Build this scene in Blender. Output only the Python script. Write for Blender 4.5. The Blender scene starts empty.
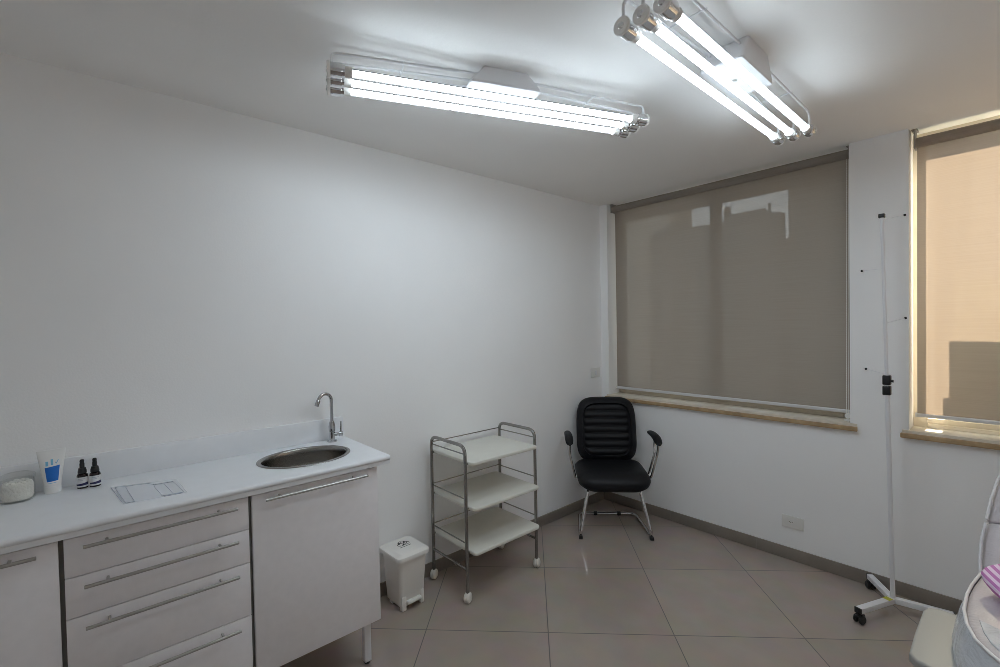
import bpy, bmesh, math, random
from mathutils import Vector, Matrix
random.seed(7)
SC = bpy.context.scene
COL = SC.collection
PI = math.pi
H = 2.484                       # ceiling height

# ------------------------------------------------------------------ materials
def mat(name, color, rough=0.5, metal=0.0, bump=0.0, bscale=60, spec=0.5, coat=0.0, vary=0.0, vscale=8.0):
    m = bpy.data.materials.new(name); m.use_nodes = True
    n = m.node_tree.nodes; l = m.node_tree.links
    b = n['Principled BSDF']
    b.inputs['Base Color'].default_value = (*color, 1)
    b.inputs['Roughness'].default_value = rough
    b.inputs['Metallic'].default_value = metal
    b.inputs['Specular IOR Level'].default_value = spec
    b.inputs['Coat Weight'].default_value = coat
    tc = n.new('ShaderNodeTexCoord')
    if vary > 0:
        nz = n.new('ShaderNodeTexNoise'); nz.inputs['Scale'].default_value = vscale; nz.inputs['Detail'].default_value = 6
        l.new(tc.outputs['Object'], nz.inputs['Vector'])
        cr = n.new('ShaderNodeValToRGB')
        cr.color_ramp.elements[0].position = .3; cr.color_ramp.elements[1].position = .7
        cr.color_ramp.elements[0].color = (*[c * (1 - vary) for c in color], 1)
        cr.color_ramp.elements[1].color = (*[min(1, c * (1 + vary)) for c in color], 1)
        l.new(nz.outputs['Fac'], cr.inputs['Fac']); l.new(cr.outputs['Color'], b.inputs['Base Color'])
    if bump > 0:
        nb = n.new('ShaderNodeTexNoise'); nb.inputs['Scale'].default_value = bscale; nb.inputs['Detail'].default_value = 4
        l.new(tc.outputs['Object'], nb.inputs['Vector'])
        bp = n.new('ShaderNodeBump'); bp.inputs['Strength'].default_value = bump; bp.inputs['Distance'].default_value = .01
        l.new(nb.outputs['Fac'], bp.inputs['Height']); l.new(bp.outputs['Normal'], b.inputs['Normal'])
    return m

M = {}
M['wall'] = mat('wall_paint', (.92, .92, .92), .7, bump=.06, bscale=140, vary=.015, vscale=2)
M['ceiling'] = mat('ceiling_paint', (.89, .88, .865), .8, bump=.05, bscale=90, vary=.015, vscale=2)
M['laminate'] = mat('white_laminate', (.86, .84, .86), .45, vary=.02, vscale=30)
M['counter'] = mat('worktop_white', (.84, .86, .89), .3, vary=.015, vscale=20)
M['gap'] = mat('cabinet_shadow_gap', (.17, .165, .15), .6)
M['steel'] = mat('brushed_steel', (.50, .485, .465), .33, 1.0, bump=.02, bscale=200)
M['basin'] = mat('basin_steel', (.36, .34, .315), .22, 1.0, bump=.03, bscale=90)
M['chrome'] = mat('chrome', (.74, .74, .75), .08, 1.0)
M['tapchrome'] = mat('tap_chrome', (.50, .50, .51), .12, 1.0)
M['greysteel'] = mat('grey_steel_tube', (.33, .32, .31), .25, 1.0)
M['shelf'] = mat('shelf_cream', (.70, .69, .63), .5, vary=.03, vscale=10)
M['whiteplastic'] = mat('white_plastic', (.80, .79, .76), .4)
M['binplastic'] = mat('bin_plastic', (.84, .82, .78), .42)
M['caster'] = mat('caster_plastic', (.80, .76, .70), .4)
M['black'] = mat('black_plastic', (.012, .012, .013), .4)
M['leather'] = mat('black_leather', (.007, .007, .009), .5, bump=.1, bscale=260, spec=.3)
M['whitemetal'] = mat('white_enamel', (.78, .78, .80), .35)
M['sill'] = mat('sill_beige', (.68, .62, .53), .45, vary=.08, vscale=14)
M['wood'] = mat('sill_wood', (.42, .29, .16), .45, vary=.18, vscale=18)
M['frameshade'] = mat('frame_shaded', (.50, .44, .36), .45)  # cream frame tone darkened so the grey window's reveal looks dimmer
M['framecream'] = mat('frame_cream', (.76, .69, .58), .45)
M['barmetal'] = mat('blind_bar', (.70, .70, .72), .35, .3)
M['rollergrey'] = mat('roller_grey', (.33, .31, .29), .7)
M['dropper'] = mat('dropper_rubber', (.012, .012, .014), .45)
M['amber'] = mat('dark_glass', (.02, .012, .012), .1)
M['label'] = mat('paper_label', (.72, .72, .74), .6)
M['navy'] = mat('navy_ink', (.02, .02, .09), .5)
M['ink'] = mat('black_ink', (.02, .02, .02), .6)
M['paleink'] = mat('grey_ink', (.42, .45, .52), .6)
M['blue'] = mat('blue_print', (.01, .16, .58), .45)
M['cyan'] = mat('light_blue_print', (.22, .55, .78), .45)
M['tubeplastic'] = mat('tube_plastic', (.86, .86, .85), .35)
M['cotton'] = mat('cotton', (.85, .84, .80), .95, bump=.6, bscale=60)
M['armpad'] = mat('pad_cream', (.38, .378, .36), .5)
M['extwall'] = mat('outside_render', (.52, .48, .42), .9, vary=.1, vscale=1.5)
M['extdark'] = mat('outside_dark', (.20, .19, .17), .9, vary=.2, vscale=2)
M['tubeback'] = mat('tube_back_aluminium', (.20, .20, .20), .55)
M['capring'] = mat('cap_ring_plastic', (.93, .92, .90), .45)
M['yellow'] = mat('yellow_sticker', (.55, .55, .05), .5)
M['socket'] = mat('socket_dark', (.25, .24, .22), .6)
M['paper'] = mat('plastic_sleeve', (.72, .74, .78), .25)

def emission(name, color, strength):
    m = bpy.data.materials.new(name); m.use_nodes = True
    n = m.node_tree.nodes; l = m.node_tree.links; n.clear()
    e = n.new('ShaderNodeEmission'); e.inputs['Color'].default_value = (*color, 1); e.inputs['Strength'].default_value = strength
    o = n.new('ShaderNodeOutputMaterial'); l.new(e.outputs[0], o.inputs[0]); return m
M['lamp'] = emission('fluorescent_glow', (.865, 1.0, 1.10), 20.0)
M['lampback'] = emission('fluorescent_back_glow', (.865, 1.0, 1.10), 7.0)

def floor_mat():
    m = mat('porcelain_tile', (.235, .20, .172), .2)
    n = m.node_tree.nodes; l = m.node_tree.links; b = n['Principled BSDF']
    tc = n.new('ShaderNodeTexCoord')
    s = math.sqrt(.5)
    def dot(v, off):
        d = n.new('ShaderNodeVectorMath'); d.operation = 'DOT_PRODUCT'; d.inputs[1].default_value = v
        l.new(tc.outputs['Object'], d.inputs[0])
        a = n.new('ShaderNodeMath'); a.operation = 'ADD'; a.inputs[1].default_value = off
        l.new(d.outputs['Value'], a.inputs[0]); return a
    u = dot((s, -s, 0), -1.7324 + 6.0); v = dot((s, s, 0), -.0566 + 6.0)
    c = n.new('ShaderNodeCombineXYZ'); l.new(u.outputs[0], c.inputs[0]); l.new(v.outputs[0], c.inputs[1])
    br = n.new('ShaderNodeTexBrick'); br.offset = 0; br.squash = 1
    br.inputs['Scale'].default_value = 1; br.inputs['Brick Width'].default_value = .6; br.inputs['Row Height'].default_value = .6
    br.inputs['Mortar Size'].default_value = .0026; br.inputs['Mortar Smooth'].default_value = .2; br.inputs['Bias'].default_value = 0
    br.inputs['Color1'].default_value = (.385, .318, .275, 1); br.inputs['Color2'].default_value = (.365, .30, .26, 1)
    br.inputs['Mortar'].default_value = (.13, .11, .10, 1)
    l.new(c.outputs[0], br.inputs['Vector'])
    nz = n.new('ShaderNodeTexNoise'); nz.inputs['Scale'].default_value = 7; nz.inputs['Detail'].default_value = 8
    l.new(tc.outputs['Object'], nz.inputs['Vector'])
    mx = n.new('ShaderNodeMix'); mx.data_type = 'RGBA'; mx.blend_type = 'OVERLAY'; mx.inputs['Factor'].default_value = .16
    l.new(br.outputs['Color'], mx.inputs[6]); l.new(nz.outputs['Color'], mx.inputs[7])
    hs = n.new('ShaderNodeHueSaturation'); hs.inputs['Saturation'].default_value = .92
    l.new(mx.outputs[2], hs.inputs['Color']); l.new(hs.outputs[0], b.inputs['Base Color'])
    rr = n.new('ShaderNodeMath'); rr.operation = 'MULTIPLY_ADD'; rr.inputs[1].default_value = .5; rr.inputs[2].default_value = .075
    l.new(br.outputs['Fac'], rr.inputs[0]); l.new(rr.outputs[0], b.inputs['Roughness'])
    return m
M['floor'] = floor_mat()
M['skirt'] = mat('skirting_tile', (.25, .215, .185), .35, vary=.08, vscale=9)

def fabric_mat(name, front, trans, t_w, clear_w):
    """woven solar screen: diffuse yarn, some light passing the yarn, and open weave"""
    m = bpy.data.materials.new(name); m.use_nodes = True
    n = m.node_tree.nodes; l = m.node_tree.links; n.clear()
    tc = n.new('ShaderNodeTexCoord')
    sx = n.new('ShaderNodeTexNoise'); sx.inputs['Scale'].default_value = 1.0; sx.inputs['Detail'].default_value = 3
    mp = n.new('ShaderNodeMapping'); mp.inputs['Scale'].default_value = (3, 3, 260)
    l.new(tc.outputs['Object'], mp.inputs['Vector']); l.new(mp.outputs[0], sx.inputs['Vector'])
    cr = n.new('ShaderNodeValToRGB')
    cr.color_ramp.elements[0].position = .3; cr.color_ramp.elements[1].position = .7
    cr.color_ramp.elements[0].color = (*[c * .95 for c in front], 1); cr.color_ramp.elements[1].color = (*[c * 1.05 for c in front], 1)
    l.new(sx.outputs['Fac'], cr.inputs['Fac'])
    gm = n.new('ShaderNodeNewGeometry'); sd_ = n.new('ShaderNodeMix'); sd_.data_type = 'RGBA'     # unseen pale window side, added to bounce sun onto the reveals
    l.new(gm.outputs['Backfacing'], sd_.inputs['Factor']); sd_.inputs[7].default_value = (.78, .77, .74, 1); l.new(cr.outputs[0], sd_.inputs[6])
    d = n.new('ShaderNodeBsdfDiffuse'); l.new(sd_.outputs[2], d.inputs['Color'])
    t = n.new('ShaderNodeBsdfTranslucent'); t.inputs['Color'].default_value = (*trans, 1)
    p = n.new('ShaderNodeBsdfTransparent')
    a = n.new('ShaderNodeMixShader'); a.inputs[0].default_value = t_w
    l.new(d.outputs[0], a.inputs[1]); l.new(t.outputs[0], a.inputs[2])
    c = n.new('ShaderNodeMixShader'); c.inputs[0].default_value = clear_w
    l.new(a.outputs[0], c.inputs[1]); l.new(p.outputs[0], c.inputs[2])
    o = n.new('ShaderNodeOutputMaterial'); l.new(c.outputs[0], o.inputs[0])
    return m
M['screen'] = fabric_mat('solar_screen_fabric', (.285, .268, .245), (.88, .69, .56), .13, .042)

def glass_mat(name, tint, refl, rough=.0):
    m = bpy.data.materials.new(name); m.use_nodes = True
    n = m.node_tree.nodes; l = m.node_tree.links; n.clear()
    t = n.new('ShaderNodeBsdfTransparent'); t.inputs['Color'].default_value = (*tint, 1)
    g = n.new('ShaderNodeBsdfGlossy'); g.inputs['Roughness'].default_value = rough
    lw0 = n.new('ShaderNodeLayerWeight'); lw0.inputs['Blend'].default_value = .5
    pw_ = n.new('ShaderNodeMath'); pw_.operation = 'POWER'; pw_.inputs[1].default_value = 4.0; l.new(lw0.outputs['Facing'], pw_.inputs[0])
    lw = n.new('ShaderNodeMath'); lw.operation = 'MULTIPLY_ADD'; lw.inputs[1].default_value = refl; lw.inputs[2].default_value = .045; l.new(pw_.outputs[0], lw.inputs[0])
    x = n.new('ShaderNodeMixShader'); l.new(lw.outputs[0], x.inputs[0])
    l.new(t.outputs[0], x.inputs[1]); l.new(g.outputs[0], x.inputs[2])
    o = n.new('ShaderNodeOutputMaterial'); l.new(x.outputs[0], o.inputs[0]); return m
M['glass'] = glass_mat('window_glass', (.92, .95, .94), .6)
M['jarglass'] = glass_mat('clear_jar', (.98, .985, .98), .5, .03)
def film_mat():
    m = glass_mat('clear_film', (.96, .97, 1.0), .7, .08); n = m.node_tree.nodes; l = m.node_tree.links
    d = n.new('ShaderNodeBsdfDiffuse'); d.inputs['Color'].default_value = (.92, .94, .97, 1)
    x = n.new('ShaderNodeMixShader'); x.inputs[0].default_value = .55
    o = [q for q in n if q.type == 'OUTPUT_MATERIAL'][0]; src = o.inputs[0].links[0].from_socket
    l.new(src, x.inputs[1]); l.new(d.outputs[0], x.inputs[2]); l.new(x.outputs[0], o.inputs[0]); return m
M['film'] = film_mat()

def seat_vinyl():
    m = mat('crinkled_vinyl', (.60, .56, .575), .32)
    n = m.node_tree.nodes; l = m.node_tree.links; b = n['Principled BSDF']
    tc = n.new('ShaderNodeTexCoord'); mp = n.new('ShaderNodeMapping'); mp.inputs['Scale'].default_value = (7, 150, 150)
    mp.inputs['Rotation'].default_value = (0, 0, .12)
    nz = n.new('ShaderNodeTexNoise'); nz.inputs['Scale'].default_value = 1; nz.inputs['Detail'].default_value = 4; nz.inputs['Distortion'].default_value = .6
    l.new(tc.outputs['Object'], mp.inputs['Vector']); l.new(mp.outputs[0], nz.inputs['Vector'])
    bp = n.new('ShaderNodeBump'); bp.inputs['Strength'].default_value = .35; bp.inputs['Distance'].default_value = .006
    l.new(nz.outputs['Fac'], bp.inputs['Height']); l.new(bp.outputs[0], b.inputs['Normal']); return m
M['vinyl'] = seat_vinyl()
def shell_film():
    m = mat('wrapped_shell', (.62, .64, .68), .14)
    n = m.node_tree.nodes; l = m.node_tree.links; b = n['Principled BSDF']
    tc = n.new('ShaderNodeTexCoord'); vo = n.new('ShaderNodeTexNoise')
    vo.inputs['Scale'].default_value = 9; vo.inputs['Detail'].default_value = 5; vo.inputs['Distortion'].default_value = 1.5
    l.new(tc.outputs['Object'], vo.inputs['Vector'])
    bp = n.new('ShaderNodeBump'); bp.inputs['Strength'].default_value = .55; bp.inputs['Distance'].default_value = .025
    l.new(vo.outputs['Fac'], bp.inputs['Height']); l.new(bp.outputs[0], b.inputs['Normal']); return m
M['shell'] = shell_film()
def stripe_mat():
    m = mat('pink_striped_cloth', (.8, .5, .75), .9)
    n = m.node_tree.nodes; l = m.node_tree.links; b = n['Principled BSDF']
    tc = n.new('ShaderNodeTexCoord'); w = n.new('ShaderNodeTexWave'); w.bands_direction = 'X'
    mp = n.new('ShaderNodeCombineXYZ'); dt_ = n.new('ShaderNodeVectorMath'); dt_.operation = 'DOT_PRODUCT'; dt_.inputs[1].default_value = (.62, .10, .78)
    w.inputs['Scale'].default_value = 17; w.inputs['Distortion'].default_value = .25; w.inputs['Detail'].default_value = 0
    l.new(tc.outputs['Object'], dt_.inputs[0]); l.new(dt_.outputs['Value'], mp.inputs[0]); l.new(mp.outputs[0], w.inputs['Vector'])
    cr = n.new('ShaderNodeValToRGB'); cr.color_ramp.interpolation = 'LINEAR'
    cr.color_ramp.elements[0].position = .44; cr.color_ramp.elements[0].color = (.58, .22, .52, 1)
    cr.color_ramp.elements[1].position = .56; cr.color_ramp.elements[1].color = (.84, .66, .83, 1)
    l.new(w.outputs['Fac'], cr.inputs[0]); l.new(cr.outputs[0], b.inputs['Base Color']); return m
M['stripe'] = stripe_mat()

# ------------------------------------------------------------------ mesh helpers
class B:
    """collects shapes for one mesh"""
    def __init__(s): s.bm = bmesh.new()
    def _merge(s, t, mx=None):
        if mx is not None: t.transform(mx)
        me = bpy.data.meshes.new('tmp'); t.to_mesh(me); t.free(); s.bm.from_mesh(me); bpy.data.meshes.remove(me); return s
    def box(s, x0, x1, y0, y1, z0, z1, bev=0.0, seg=2, mx=None):
        t = bmesh.new(); bmesh.ops.create_cube(t, size=1)
        for v in t.verts:
            v.co = Vector(((x0 + x1) / 2 + v.co.x * (x1 - x0), (y0 + y1) / 2 + v.co.y * (y1 - y0), (z0 + z1) / 2 + v.co.z * (z1 - z0)))
        if bev > 0: bmesh.ops.bevel(t, geom=t.edges[:], offset=bev, segments=seg, profile=.5, affect='EDGES')
        return s._merge(t, mx)
    def loft(s, rings, cap=(True, True), closed=True, mx=None):
        t = bmesh.new(); R = [[t.verts.new(Vector(p)) for p in r] for r in rings]
        n = len(R[0])
        for a, b in zip(R, R[1:]):
            for i in range(n if closed else n - 1):
                j = (i + 1) % n; t.faces.new((a[i], a[j], b[j], b[i]))
        if cap[0]: t.faces.new(list(reversed(R[0])))
        if cap[1]: t.faces.new(R[-1])
        bmesh.ops.recalc_face_normals(t, faces=t.faces[:])
        return s._merge(t, mx)
    def lathe(s, prof, c=(0, 0, 0), seg=28, mx=None, ex=1.0, ey=1.0, cap=(True, True)):
        rings = [[(c[0] + r * ex * math.cos(2 * PI * i / seg), c[1] + r * ey * math.sin(2 * PI * i / seg), c[2] + z) for i in range(seg)] for r, z in prof]
        return s.loft(rings, cap, mx=mx)
    def tube(s, pts, r, seg=10, closed=False, mx=None, sq=1.0):
        pts = [Vector(p) for p in pts]; n = len(pts); rings = []
        nrm = None
        for i, p in enumerate(pts):
            if closed: tg = (pts[(i + 1) % n] - pts[i - 1]).normalized()
            else: tg = (pts[min(i + 1, n - 1)] - pts[max(i - 1, 0)]).normalized()
            if nrm is None:
                nrm = tg.orthogonal().normalized() if abs(tg.z) > .9 else Vector((0, 0, 1))
            nrm = (nrm - tg * nrm.dot(tg)).normalized(); bn = tg.cross(nrm)
            rr = r[i] if isinstance(r, (list, tuple)) else r
            rings.append([p + nrm * math.cos(2 * PI * k / seg) * rr + bn * math.sin(2 * PI * k / seg) * rr * sq for k in range(seg)])
        if closed: rings.append(rings[0]); return s.loft(rings, (False, False), mx=mx)
        return s.loft(rings, mx=mx)
    def cyl(s, p0, p1, r, seg=20, r1=None, bev=0.0):
        p0, p1 = Vector(p0), Vector(p1); r1 = r if r1 is None else r1; d = (p1 - p0).normalized()
        if bev > 0: return s.tube([p0, p0 + d * .0001, p0 + d * bev, p1 - d * bev, p1 - d * .0001, p1], [r * .1 if False else r - bev, r - bev, r, r1, r1 - bev, r1 - bev], seg)
        return s.tube([p0, p1], [r, r1], seg)
    def ball(s, c, rx, ry=None, rz=None, u=20, v=12, mx=None):
        t = bmesh.new(); bmesh.ops.create_uvsphere(t, u_segments=u, v_segments=v, radius=1)
        for q in t.verts: q.co = Vector((c[0] + q.co.x * rx, c[1] + q.co.y * (ry or rx), c[2] + q.co.z * (rz or rx)))
        return s._merge(t, mx)
    def prism(s, poly, z0, z1, bev=0.0, seg=3, mx=None):
        """polygon in xy pulled from z0 to z1, rounded on its top and bottom rims"""
        t = bmesh.new()
        lo = [t.verts.new((p[0], p[1], z0)) for p in poly]; hi = [t.verts.new((p[0], p[1], z1)) for p in poly]
        n = len(poly)
        for i in range(n): t.faces.new((lo[i], lo[(i + 1) % n], hi[(i + 1) % n], hi[i]))
        t.faces.new(list(reversed(lo))); t.faces.new(hi)
        bmesh.ops.recalc_face_normals(t, faces=t.faces[:])
        if bev > 0:
            ed = [e for e in t.edges if abs(e.verts[0].co.z - e.verts[1].co.z) < 1e-6]
            bmesh.ops.bevel(t, geom=ed, offset=bev, segments=seg, profile=.5, affect='EDGES')
        return s._merge(t, mx)

def rrect(cx, cy, w, h, r, n=6):
    out = []
    for (sx, sy, a0) in ((1, 1, 0), (-1, 1, 90), (-1, -1, 180), (1, -1, 270)):
        for k in range(n + 1):
            a = math.radians(a0 + 90 * k / n)
            out.append((cx + sx * (w / 2 - r) + r * math.cos(a), cy + sy * (h / 2 - r) + r * math.sin(a)))
    return out

def fillet(pts, rad, n=7):
    """polyline with its inner corners rounded"""
    P = [Vector(p) for p in pts]; out = [P[0]]
    for i in range(1, len(P) - 1):
        a, b, c = P[i - 1], P[i], P[i + 1]
        r = rad[i - 1] if isinstance(rad, (list, tuple)) else rad
        u = (a - b); w = (c - b); L = min(r, u.length * .49, w.length * .49)
        p0, p1 = b + u.normalized() * L, b + w.normalized() * L
        for k in range(n + 1):
            t = k / n; out.append(p0 * (1 - t) ** 2 + b * 2 * t * (1 - t) + p1 * t * t)
    out.append(P[-1]); return out

WM = {}
def thing(name, label, cat, loc=(0, 0, 0), rz=0.0, group=None):
    o = bpy.data.objects.new(name, None); COL.objects.link(o); o.empty_display_size = .05
    o.location = loc; o.rotation_euler = (0, 0, rz)
    o['label'] = label; o['category'] = cat
    if group: o['group'] = group
    WM[o.name] = Matrix.Translation(Vector(loc)) @ Matrix.Rotation(rz, 4, 'Z')
    return o
def obj(name, b, m, parent=None, world=False, sharp=38, label=None):
    me = bpy.data.meshes.new(name); b.bm.to_mesh(me); b.bm.free()
    for mm in (m if isinstance(m, (list, tuple)) else [m]): me.materials.append(mm)
    if parent is not None and world:
        r = parent
        while r.parent is not None: r = r.parent
        me.transform(WM[r.name].inverted())
    for p in me.polygons: p.use_smooth = True
    me.set_sharp_from_angle(angle=math.radians(sharp))
    o = bpy.data.objects.new(name, me); COL.objects.link(o)
    if parent is not None: o.parent = parent
    if label: o['label'] = label
    return o
def structure(name, b, m, label, cat):
    o = obj(name, b, m); o['kind'] = 'structure'; o['label'] = label; o['category'] = cat; return o
def copy_tree(o, parent=None):
    c = o.copy(); COL.objects.link(c)
    if parent is not None: c.parent = parent
    for ch in list(o.children): copy_tree(ch, c)
    return c

# ------------------------------------------------------------------ room shell
XR, YB = 3.70, -4.35
structure('floor', B().box(-.15, XR + .1, YB - .1, .2, -.12, 0), M['floor'], 'glossy taupe porcelain tiled floor laid on the diagonal', 'floor')
structure('ceiling', B().box(-.15, XR + .1, YB - .1, .2, H, H + .15), M['ceiling'], 'flat off white painted ceiling with two tube lights', 'ceiling')
structure('wall_left', B().box(-.15, 0, YB - .1, 0.0, 0, H), M['wall'], 'plain white painted wall behind the counter and trolley', 'wall')
W1X0, W1X1, W2X0, W2X1, SZ = .073, 1.712, 1.966, 3.45, .862
w = B()
w.box(-.15, XR + .1, 0, .2, 0, SZ)
for a, b in ((-.15, W1X0), (W1X1, W2X0), (W2X1, XR + .1)): w.box(a, b, 0, .2, SZ, H)
structure('wall_far', w, M['wall'], 'white painted wall holding the two windows', 'wall')
structure('wall_right', B().box(XR, XR + .1, YB, 0, 0, H), M['wall'], 'plain white painted side wall past the treatment chair', 'wall')
structure('wall_back', B().box(-.15, XR + .1, YB - .1, YB, 0, H), M['wall'], 'plain white painted wall opposite the windows', 'wall')
structure('baseboard_left', B().box(0, .010, YB, 0, 0, .075, .002), M['skirt'], 'taupe tile baseboard along the counter wall', 'baseboard')
k = B()
x = .011
while x < XR:
    k.box(x, min(x + .599, XR), -.010, 0, 0, .075, .0015); x += .6
structure('baseboard_far', k, M['skirt'], 'taupe tile baseboard along the window wall', 'baseboard')

def sill(name, x0, x1, label):
    s = B(); s.box(x0, x1, -.012, .199, SZ + .001, .900, .003)
    o = structure(name, s, M['sill'], label, 'window sill')
    f = B(); f.box(x0 - .004, x1 + .004, -.030, -.012, SZ - .002, .886, .004); g = obj('sill_nosing', f, M['wood'], o)
    g['kind'] = 'structure'
sill('trim_1', W1X0 - .02, 1.745, 'beige sill with wooden front edge under the grey shaded window')
sill('trim_2', 1.937, W2X1 + .02, 'beige sill with wooden front edge under the sunlit window')

def window(name, x0, x1, mull, label, fm):
    y0, y1 = .145, .195; z0, z1 = .90, H
    f = B()
    f.box(x0, x0 + .058, y0, y1, z0, z1, .002); f.box(x1 - .058, x1, y0, y1, z0, z1, .002)
    f.box(x0 + .058, x1 - .058, y0, y1, z0, z0 + .05, .002); f.box(x0 + .058, x1 - .058, y0, y1, z1 - .055, z1, .002)
    f.box(x0 + .058, x1 - .058, y0 - .012, y0, z0, z0 + .022, .002)
    fo = structure(name, f, fm, label, 'window')
    edges = [x0 + .058] + mull + [x1 - .058]
    for mm in mull:
        s = B(); s.box(mm - .034, mm + .034, y0 - .006, y1 - .008, z0 + .05, z1 - .055, .002); obj('mullion', s, fm, fo)
    for i, (a, b) in enumerate(zip(edges, edges[1:])):
        g = B(); yy = .166 + .012 * (i % 2)
        g.box(a, b, yy, yy + .005, z0 + .05, z1 - .055); obj('glass_pane', g, M['glass'], fo)
window('window_1', W1X0, W1X1, [.897], 'wide two pane window behind the grey lowered blind', M['frameshade'])
window('window_2', W2X0, W2X1, [2.74], 'sunny two pane window behind the peach lit blind', M['framecream'])

# what stands outside, seen faintly through the screens, plus blockers added for the light
def outside(name, b, m, label, cat):
    return structure(name, b, m, label, cat)
outside('ground_outside', B().box(-12, 14, .2, 16, -.5, -.3), M['extwall'], 'paved ground outside the windows', 'ground')
outside('wall_neighbour', B().box(-1.9, .125, 4.0, 4.2, -.3, 3.00).box(-.55, -.10, 4.05, 4.15, 3.0, 3.10).box(-.66, -.60, 4.05, 4.15, 3.0, 3.22).box(-.05, -.02, 4.05, 4.1, 3.0, 3.16), M['extdark'], 'low neighbouring building seen faintly through the grey blind', 'building')
outside('wall_block', B().box(-9, -1.62, 4.2, 5.0, -.3, 7.0), M['extwall'], 'taller building outside seen faintly through the grey blind', 'building')
outside('wall_tower', B().box(.225, 1.86, 4.0, 6.5, -.3, 9.0).box(.10, .225, 4.1, 4.3, -.3, 2.63), M['extdark'], 'tall shaded building outside the grey shaded window', 'building')
outside('sun_block_slab', B().box(-3.5, 1.845, .2, 2.25, 2.85, 2.98), M['extdark'], 'added concrete slab keeping sun off the grey shaded window', 'slab')  # added slab, sized to block the sun and bound the sky patch
outside('light_block_fin', B().box(1.79, 1.86, .2, 2.25, -.3, 2.85), M['extwall'], 'added unseen wall fin cutting side light to the grey shaded window', 'wall')  # unseen fin added to cut daylight reaching the grey blind
outside('wall_parapet', B().box(2.112, 2.90, .42, .55, -.3, 1.705).box(2.088, 2.118, .425, .50, -.3, 1.42, .008), M['extwall'], 'low wall close outside the sunlit window casting its shadow on the blind', 'wall')
outside('sky_block_facade', B().box(1.0, 14, 9.0, 10.0, -.3, 6.0), M['extwall'], 'added far facade hiding bright sky behind the sunlit window', 'building')  # added so no bright sky shows through the sunlit blind

# ------------------------------------------------------------------ roller blinds
def roller_blind(name, label, x0, x1, y, zb, barmat, chain_x, drop=.040):
    cx = (x0 + x1) / 2
    t = thing(name, label, 'roller blind', (cx, y, zb), 0)
    f = B(); n = 24
    zt = H - drop - .006
    rings = []
    f.loft([[(x0 + .004, y, zb + .01), (x0 + .004, y, zt)], [(x1 - .004, y, zb + .01), (x1 - .004, y, zt)]], (False, False), False)
    f.bm.normal_update()
    for f_ in f.bm.faces:
        if f_.normal.y > 0: f_.normal_flip()
    obj('blind_fabric', f, M['screen'], t, True)
    r = B(); r.cyl((x0 + .004, y - .0265, H - drop), (x1 - .004, y - .0265, H - drop), .026, 28)
    obj('roller', r, M['screen'], t, True)
    for sx in (x0, x1):
        b = B(); b.box(sx - .003, sx + .003, y - .055, y + .012, H - drop - .030, H - .001, .001)
        b.box(sx - .012, sx + .012, y - .055, y + .012, H - .004, H - .0005)
        obj('bracket', b, M['rollergrey'], t, True)
    bar = B(); bar.box(x0 + .001, x1 - .001, y - .008, y + .008, zb - .006, zb + .014, .004, 3)
    obj('bottom_bar', bar, barmat, t, True)
    for sx in (x0, x1):
        e = B(); e.box(sx - .004, sx + .004, y - .010, y + .010, zb - .008, zb + .016, .003)
        obj('bar_end_cap', e, M['whiteplastic'], t, True)
    if chain_x is not None:
        c = B()
        yy = y - .05
        c.tube([(chain_x, yy, .945), (chain_x, yy + .012, 1.6), (chain_x, y - .014, H - .05)], .0014, 6)
        c.tube([(chain_x + .008, yy + .003, .945), (chain_x + .008, yy + .012, 1.6), (chain_x + .008, y - .01, H - .05)], .0014, 6)
        for q in range(0, 150):
            z = .95 + q * .0099
            tt = (z - .945) / (H - .05 - .945)
            c.ball((chain_x, yy + .036 * tt, z), .0022, u=6, v=4)
        o = obj('pull_chain', c, M['whiteplastic'], t, True)
        h = B(); h.box(chain_x - .012, chain_x + .026, yy - .008, yy + .006, .905, .915, .003)
        h.cyl((chain_x + .007, yy - .009, .935), (chain_x + .007, yy + .007, .935), .015, 18)
        h.box(chain_x + .001, chain_x + .013, yy - .006, yy + .005, .901, .93, .002)
        obj('chain_tensioner', h, M['whiteplastic'], t, True)
    return t
roller_blind('roller_blind', 'dark grey lowered roller blind over the wide shaded window beside the office chair', .092, 1.704, .085, .948, M['barmetal'], 1.688)
roller_blind('roller_blind', 'peach glowing sunlit roller blind with a blocky shadow, beyond the tall white stand', 1.985, 3.44, .085, .968, M['barmetal'], None, .068)

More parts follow.
